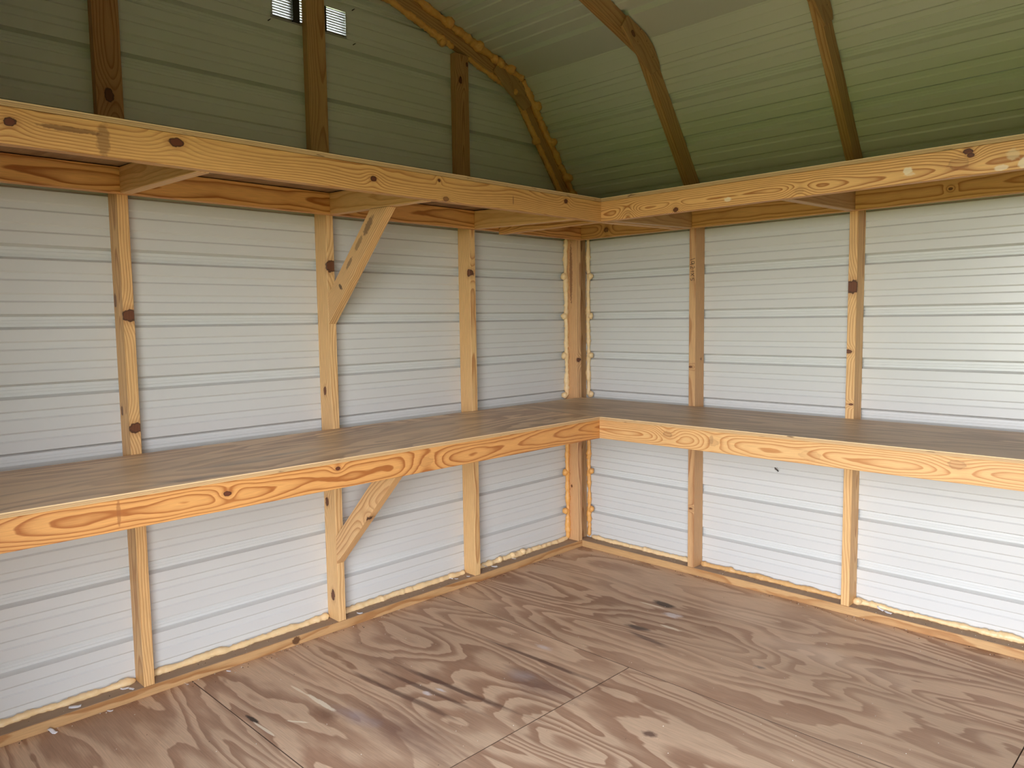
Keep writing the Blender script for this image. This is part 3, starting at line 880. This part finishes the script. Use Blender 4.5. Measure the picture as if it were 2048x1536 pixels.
def brace(parent, z_lo, head, yl, seed, knots, marks=(), **kw):
    """45 degree 2x4 brace in the plane y: foot on the stud front at z_lo, head against z = z_hi_at"""
    w = S * math.sqrt(2)
    yc = yl + T / 2
    def meet(z0):                                   # x where the 45 degree edge starting at z0 meets the head line
        x = S + .3
        for _ in range(20): x = S + head(x) - z0
        return x
    xa, xb = meet(z_lo + w), meet(z_lo)
    pts = [(S + .0005, z_lo), (S + .0005, z_lo + w), (xa, head(xa)), (xb, head(xb))]
    ex = Vector((1, 0, 1)).normalized(); ey = Vector((-1, 0, 1)).normalized()
    M = frame((S, yc, z_lo), ex, ey)
    inv = M.inverted()
    poly = []
    for x, z in pts:
        v = inv @ Vector((x, yc, z)); poly.append((v.x, v.y))
    mat = pine('brace_%s' % seed, local_knots(M, knots), marks=local_marks(M, marks), **kw)
    return prism('diagonal_brace', poly[::-1], T, M, mat, parent)
brace(bench, 0.306, lambda x: BZ - PT - S - 0.001, STUD_Y[1], 'low', [((.352, -1.801, .545), .021, 1.2, 1.0, 3.6)], pith=(0.0, -0.08), spacing=0.0085, light=(0.80, 0.52, 0.25), dark=(0.48, 0.22, 0.08), strength=0.85)

# ---- upper shelf
shelf = empty('wall_shelf', (UD, -UD, UZ), label='L-shaped high plywood shelf with pine front boards running round the corner', cat='shelf')
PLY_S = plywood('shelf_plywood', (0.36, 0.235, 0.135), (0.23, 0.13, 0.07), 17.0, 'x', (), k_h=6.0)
EDGE_S = ply_edge('shelf_ply_edge', UZ - PT, PT)
top_piece('plywood_top', [(S, YE, 'b'), (UD, YE, 'f'), (UD, -UD, 'f'), (S, -S, 'b')], UZ, UZ + UB, PT, [PLY_S, EDGE_S], shelf)
top_piece('plywood_top', [(S, -S, 'b'), (UD, -UD, 'f'), (XE, -UD, 'f'), (XE, -S, 'b')], UZ, UZ + UB, PT, [PLY_S, EDGE_S], shelf)
zf = UZ - PT - S / 2 - 0.0005
zl = UZ - PT + UB - S / 2 - 0.0045
board('front_board', (UD - T / 2, YE, zf), (UD - T / 2, -UD, zf), (0, 0, 1), shelf, seed='ul', pith=(0.05, -0.040), spacing=0.0065, strength=0.8,
      light=(0.70, 0.405, 0.145), dark=(0.36, 0.145, 0.036),
      knots=[((UD, -3.103, 1.875), .011, 1.4, 1.1, 2.4), ((UD, -2.706, 1.886), .014, 1.5, 1.1, 2.6), ((UD, -2.047, 1.866), .010, 1.4, 1.1, 2.4), ((UD, -1.757, 1.894), .006, 1.1, 1.1, 1.4),
             ((UD, -1.726, 1.830), .009, 1.6, .7, 1.6), ((UD, -1.044, 1.890), .010, 1.3, 1.1, 2.2)],
      marks=[((UD, -2.895, 1.862), .018, .050, (0.16, 0.075, 0.03), 0.55), ((UD, -2.975, 1.878), .085, .008, (0.14, 0.06, 0.025), 0.7), ((UD, -1.37, 1.862), .004, .022, (0.12, 0.05, 0.03), 0.6)])
board('front_board', (S + T + .001, -UD + T / 2, zf), (XE, -UD + T / 2, zf), (0, 0, 1), shelf, seed='ur', pith=(-0.012, 0.040), spacing=0.0065, warp=0.034, strength=1.0,
      light=(0.82, 0.485, 0.190), dark=(0.38, 0.140, 0.034),
      knots=[((.948, -UD, 1.843), .012, 1.5, .12, 5.0), ((1.193, -UD, 1.832), .010, 1.2, 1.0, 4.0), ((2.277, -UD, 1.897), .010, 1.5, 1.1, 1.6), ((2.285, -UD, 1.884), .007, 1.6, 1.1, 1.2),
             ((2.250, -UD, 1.862), .020, 1.7, .2, 2.4), ((1.725, -UD, 1.842), .012, 1.5, .1, 3.4)],
      marks=[((1.433, -UD, 1.846), .018, .010, (0.78, 0.66, 0.46), 0.8), ((2.098, -UD, 1.862), .016, .014, (0.80, 0.68, 0.50), 0.8), ((2.105, -UD, 1.850), .020, .006, (0.80, 0.68, 0.50), 0.5),
             ((2.371, -UD, 1.832), .022, .010, (0.82, 0.66, 0.48), 0.75), ((2.430, -UD, 1.838), .016, .020, (0.82, 0.68, 0.48), 0.8), ((2.40, -UD, 1.868), .020, .020, (0.74, 0.58, 0.36), 0.5)])
LG = dict(pith=(0.004, -0.050), spacing=0.009, strength=1.0, light=(0.86, 0.47, 0.175), dark=(0.36, 0.110, 0.024))
prev = -S
ends = [YE] + [y - 0.0 for y in STUD_Y] + [-S]
board('ledger', (S + T / 2, YE, zl), (S + T / 2, -S - T, zl), (0, 0, 1), shelf, seed='lg1', **LG, knots=[((S + T, -1.715, zl), .012, 1.4, 1.0)])
board('ledger', (S, -S - T / 2, zl), (XE, -S - T / 2, zl), (0, 0, 1), shelf, seed='lg2', pith=(0.0, 0.050), spacing=0.0105, light=(0.80, 0.47, 0.18), dark=(0.40, 0.155, 0.040),
      knots=[((.31, -S - T, zl - .005), .014, 1.2, .8), ((2.05, -S - T, zl), .006, 1.4, .9)])
def arm(a, b, seed, **kw):
    return board('arm', a, b, (0, 0, 1), shelf, seed=seed, **kw)
ARM = dict(light=(0.82, 0.53, 0.245), dark=(0.56, 0.27, 0.095), strength=0.7, pith=(0.01, 0.06), spacing=0.010)
z1, z2 = zl - 0.001, zf - 0.001
for i, y in enumerate(STUD_Y):
    arm((S + T + .001, y + T / 2, z1), (UD - T - .001, y + T / 2, z2), 'aml%d' % i, **ARM)
for i, x in enumerate(STUD_X[:4]):
    arm((x + T / 2, -S - T - .001, z1), (x + T / 2, -UD + T + .001, z2), 'amr%d' % i, light=(0.62, 0.41, 0.20), dark=(0.40, 0.21, 0.09), strength=0.7, pith=(0.01, -0.06), spacing=0.010)
arm((UD - T / 2, -S - T - .001, z1), (UD - T / 2, -UD + T + .001, z2), 'amc', **ARM)
def arm_bottom(x): return z1 - S / 2 + (z2 - z1) * (x - S - T) / (UD - 2 * T - S) - .0012
brace(shelf, 1.372, arm_bottom, STUD_Y[1], 'up', [((.312, -1.801, 1.548), .012, 1.0, .75, 1.6)],
      [((.405, -1.801, 1.765), .055, .018, (0.15, 0.085, 0.045), 0.75), ((.335, -1.801, 1.700), .045, .014, (0.17, 0.10, 0.05), 0.6), ((.262, -1.801, 1.625), .040, .010, (0.15, 0.085, 0.045), 0.7),
       ((.190, -1.801, 1.530), .010, .020, (0.035, 0.025, 0.02), 0.8)], pith=(-0.06, -0.05), spacing=0.0075, light=(0.78, 0.51, 0.24), dark=(0.44, 0.20, 0.07), strength=0.85)

# ------------------------------------------------------------------ gable vent
vent = empty('gable_vent', (0, -1.785, 2.70), label='small louvered metal vent high in the gable behind the middle stud', cat='vent')
ya, yb, za, zv = VENT
fr = 0.006
for nm, b_ in (('frame', (-.022, .001, ya, ya + fr, za, zv)), ('frame', (-.022, .001, yb - fr, yb, za, zv)), ('frame', (-.022, .001, ya + fr, yb - fr, za, za + .004)), ('frame', (-.022, .001, ya + fr, yb - fr, zv - .004, zv))):
    box(nm, *b_, BLACK if nm == 'mullion' else ALU, vent)
for (m0, m1) in ((-1.868, -1.836), (-1.742, -1.706)):
    box('mullion', -.020, .0005, m0, m1, za + .004, zv - .004, BLACK, vent)
nsl = 10
for i in range(nsl):
    zc_ = za + .010 + (zv - za - .018) * i / (nsl - 1)
    d, hh, th = .005, .0053, .0006
    v = []
    for y in (ya + fr, yb - fr):
        v += [(-.011 - d, y, zc_ - hh - th), (-.011 + d, y, zc_ + hh - th), (-.011 + d, y, zc_ + hh + th), (-.011 - d, y, zc_ - hh + th)]
    mesh_obj('slat', v, [(0, 1, 2, 3), (7, 6, 5, 4), (0, 4, 5, 1), (1, 5, 6, 2), (2, 6, 7, 3), (3, 7, 4, 0)], ALU, vent)
def rod(name, a, b, r, mat, parent, seg=7):
    a, b = Vector(a), Vector(b); d = (b - a).normalized(); u = d.orthogonal().normalized(); w_ = d.cross(u)
    v = []
    for q, rr in ((a, r), (a.lerp(b, .6), r * .9), (b, r * .25)):
        v += [q + (u * math.cos(2 * math.pi * s / seg) + w_ * math.sin(2 * math.pi * s / seg)) * rr for s in range(seg)]
    f = [tuple(range(seg))[::-1], tuple(2 * seg + s for s in range(seg))]
    for r_ in (0, seg):
        f += [(r_ + s, r_ + (s + 1) % seg, r_ + seg + (s + 1) % seg, r_ + seg + s) for s in range(seg)]
    return mesh_obj(name, v, f, mat, parent, smooth=False)
for (y, z) in ((-1.983, 2.621), (-1.572, 2.771), (-1.572, 2.622), (-1.983, 2.775)):
    rod('screw', (-.001, y, z), (.022, y + .001, z + .002), .0022, BLACK, vent)

# ------------------------------------------------------------------ insect on the side wall
bug = empty('insect', (1.281, -.004, .614), label='small dark insect clinging to the white side wall below the bench', cat='insect')
def ell(name, c, rad, ax, parent, mat, n=8):
    ax = Vector(ax).normalized(); u = ax.orthogonal().normalized(); w_ = ax.cross(u)
    vs, fs = [], []
    for i in range(n + 1):
        th = math.pi * i / n
        for s in range(n):
            an = 2 * math.pi * s / n
            vs.append(Vector(c) + ax * rad[0] * math.cos(th) + (u * math.cos(an) + w_ * math.sin(an)) * rad[1] * math.sin(th))
    for i in range(n):
        for s in range(n):
            fs.append((i * n + s, i * n + (s + 1) % n, (i + 1) * n + (s + 1) % n, (i + 1) * n + s))
    return mesh_obj(name, vs, fs, mat, parent, smooth=True)
bx = Vector((.72, 0, -.62)).normalized()
C0 = Vector((1.281, -.006, .614))
ell('abdomen', C0 - bx * .0095, (.0085, .0026), bx, bug, BLACK)
ell('thorax', C0 + bx * .001, (.0042, .0030), bx, bug, BLACK)
ell('head', C0 + bx * .0075, (.0030, .0026), bx, bug, BLACK)
wing_mat = plain('smoky_wing', (0.10, 0.09, 0.08), 0.3)
for s in (1, -1):
    side_ = Vector((bx.z, 0, -bx.x)) * s
    a = C0 + bx * .001 + Vector((0, -.003, 0)); b = a - bx * .015 + side_ * .0055
    m_ = side_ * .0018 - bx * .0006
    vs = [a, a.lerp(b, .5) + m_, b, a.lerp(b, .5) - m_]
    vs += [q + Vector((0, -.0003, 0)) for q in vs]
    mesh_obj('wing', vs, [(0, 1, 2, 3), (7, 6, 5, 4), (0, 4, 5, 1), (1, 5, 6, 2), (2, 6, 7, 3), (3, 7, 4, 0)], wing_mat, bug)
    for j in range(3):
        p0 = C0 + bx * (.004 - .003 * j)
        p1 = p0 + side_ * .006 + bx * (.003 - .003 * j) + Vector((0, -.001, 0))
        p2 = p1 + side_ * .004 + Vector((0, .0065, 0)) + bx * (.002 - .003 * j)
        lg = rod('leg', p0, p1, .0005, BLACK, bug, 5)
        rod('foot', p1, p2, .0004, BLACK, lg, 5)

# ------------------------------------------------------------------ plastic scraps and crumbs
def scrap(x, y, z, size, rot, seed, label, tilt=0.1):
    rs = random.Random(seed)
    root = Matrix.Translation((x, y, z)) @ Matrix.Rotation(rot, 4, 'Z') @ Matrix.Rotation(tilt, 4, 'Y')
    nx, ny = 5, 4
    vs, fs = [], []
    for lay in (0, 1):
        for i in range(nx):
            for j in range(ny):
                u, v = i / (nx - 1) - .5, j / (ny - 1) - .5
                taper = 1 - .5 * abs(u) * rs.uniform(.6, 1.6)
                vs.append((u * size, v * size * .45 * taper + size * .05 * math.sin(u * 7 + seed), .002 + size * .10 * (u * u * 3 + .6 * v) + lay * .0007 + rs.uniform(0, .0004)))
    N = nx * ny
    for i in range(nx - 1):
        for j in range(ny - 1):
            a = i * ny + j
            fs.append((a, a + ny, a + ny + 1, a + 1)[::-1]); fs.append((N + a, N + a + ny, N + a + ny + 1, N + a + 1))
    ring = [i * ny for i in range(nx)] + [(nx - 1) * ny + j for j in range(1, ny)] + [i * ny + ny - 1 for i in range(nx - 2, -1, -1)] + [j for j in range(ny - 2, 0, -1)]
    for a, b in zip(ring, ring[1:] + ring[:1]):
        fs.append((a, b, N + b, N + a))
    lo = min((root @ Vector(v)).z for v in vs)
    root = Matrix.Translation((0, 0, z - lo + .0002)) @ root
    o = mesh_obj('plastic_scrap', vs, fs, SCRAP, None, matrix=root, smooth=True)
    tag(o, label, 'scrap', group='white plastic scraps on the sill plates')
zs = T + 0.0008
for i, (x, y, z, sz, r, lb, tl) in enumerate([
    (.046, -2.690, zs, .030, 1.3, 'white plastic scrap on the sill left of the leftmost gable stud, under the foam end', .1),
    (.066, -2.672, zs, .024, .4, 'grey-white plastic flake lying flat beside the foot of the leftmost gable stud', .05),
    (.060, -2.860, zs, .038, 1.2, 'long pale plastic flake on the dusty sill near the lower left frame edge', .05),
    (.110, -2.945, .0004, .034, .5, 'crumpled white plastic scrap on the floor against the left sill', .35),
    (.100, -2.760, .0004, .020, 1.0, 'tiny white plastic flake on the floor left of the leftmost stud', .1),
    (.074, -1.680, zs, .028, 1.1, 'rounded white plastic scrap on the sill just right of the braced stud', .12),
    (.049, -1.068, zs, .020, 1.0, 'short white plastic strip on the sill left of the third gable stud', .1),
    (.026, -1.085, zs, .024, .6, 'curled white plastic scrap touching the foam left of the third gable stud', .35),
    (.066, -1.000, zs, .018, .9, 'white plastic chip at the foot of the third gable stud', .1),
    (.056, -.800, zs, .040, 1.35, 'large white plastic strip on the sill between third stud and corner', .15),
    (.030, -.850, zs + .004, .036, 1.2, 'white plastic scrap leaning on the foam right of the third gable stud', .55),
    (.040, -.630, zs, .026, 1.2, 'white plastic scrap on the sill nearest the corner, by the fat foam lump', .2),
    (1.795, -.032, zs, .034, -.3, 'folded white plastic scrap on the side wall sill right of the second side stud', .4),
    (1.835, -.045, zs, .036, -.35, 'flat pale plastic flake on the side wall sill beside the folded scrap', .05),
    (.112, -2.325, .0004, .018, .8, 'white plastic chip on the floor by the sill between leftmost and braced studs', .15),
    (.106, -2.490, .0004, .020, 1.8, 'white plastic curl where the floor seam meets the gable sill', .6),
]):
    scrap(x, y, z, sz, r, i, lb, tl)

rs = random.Random(4)
vs, fs, fm = [], [], []
def crumb(x, y, z, r, m):
    i = len(vs)
    a = rs.uniform(0, 6.28)
    for q in ((1, 0, 0), (-.5, .8, 0), (-.6, -.7, 0), (.1, .1, .9)):
        vs.append((x + r * (q[0] * math.cos(a) - q[1] * math.sin(a)), y + r * (q[0] * math.sin(a) + q[1] * math.cos(a)), z + r * q[2]))
    fs.extend([(i, i + 1, i + 3), (i + 1, i + 2, i + 3), (i + 2, i, i + 3), (i, i + 2, i + 1)]); fm.extend([m] * 4)
for _ in range(260):      # along the two sills
    if rs.random() < .55: x, y = S + abs(rs.gauss(.004, .03)), rs.uniform(-3.2, -.1)
    else: x, y = rs.uniform(.1, 2.5), -S - abs(rs.gauss(.004, .03))
    crumb(x, y, .0003, rs.uniform(.0012, .0034), 0 if rs.random() < .5 else 1)
for _ in range(150):
    if rs.random() < .5: x, y = rs.uniform(.028, S - .006), rs.uniform(-3.2, -.15)
    else: x, y = rs.uniform(.15, 2.4), -rs.uniform(.028, S - .006)
    if any(abs(y - (c + T / 2)) < T for c in STUD_Y) or any(abs(x - (c + T / 2)) < T for c in STUD_X): continue
    crumb(x, y, T + .0008, rs.uniform(.001, .0028), 0 if rs.random() < .45 else 1)
for _ in range(420):
    crumb(rs.uniform(.1, 2.6), rs.uniform(-3.3, -.1), .0003, rs.uniform(.0008, .0024), 0 if rs.random() < .75 else 1)
deb = mesh_obj('crumbs', vs, fs, [CRUMB, DIRT], None, fmat=fm)
tag(deb, 'scattered foam crumbs and grit on the floor and sills', 'debris', 'stuff')
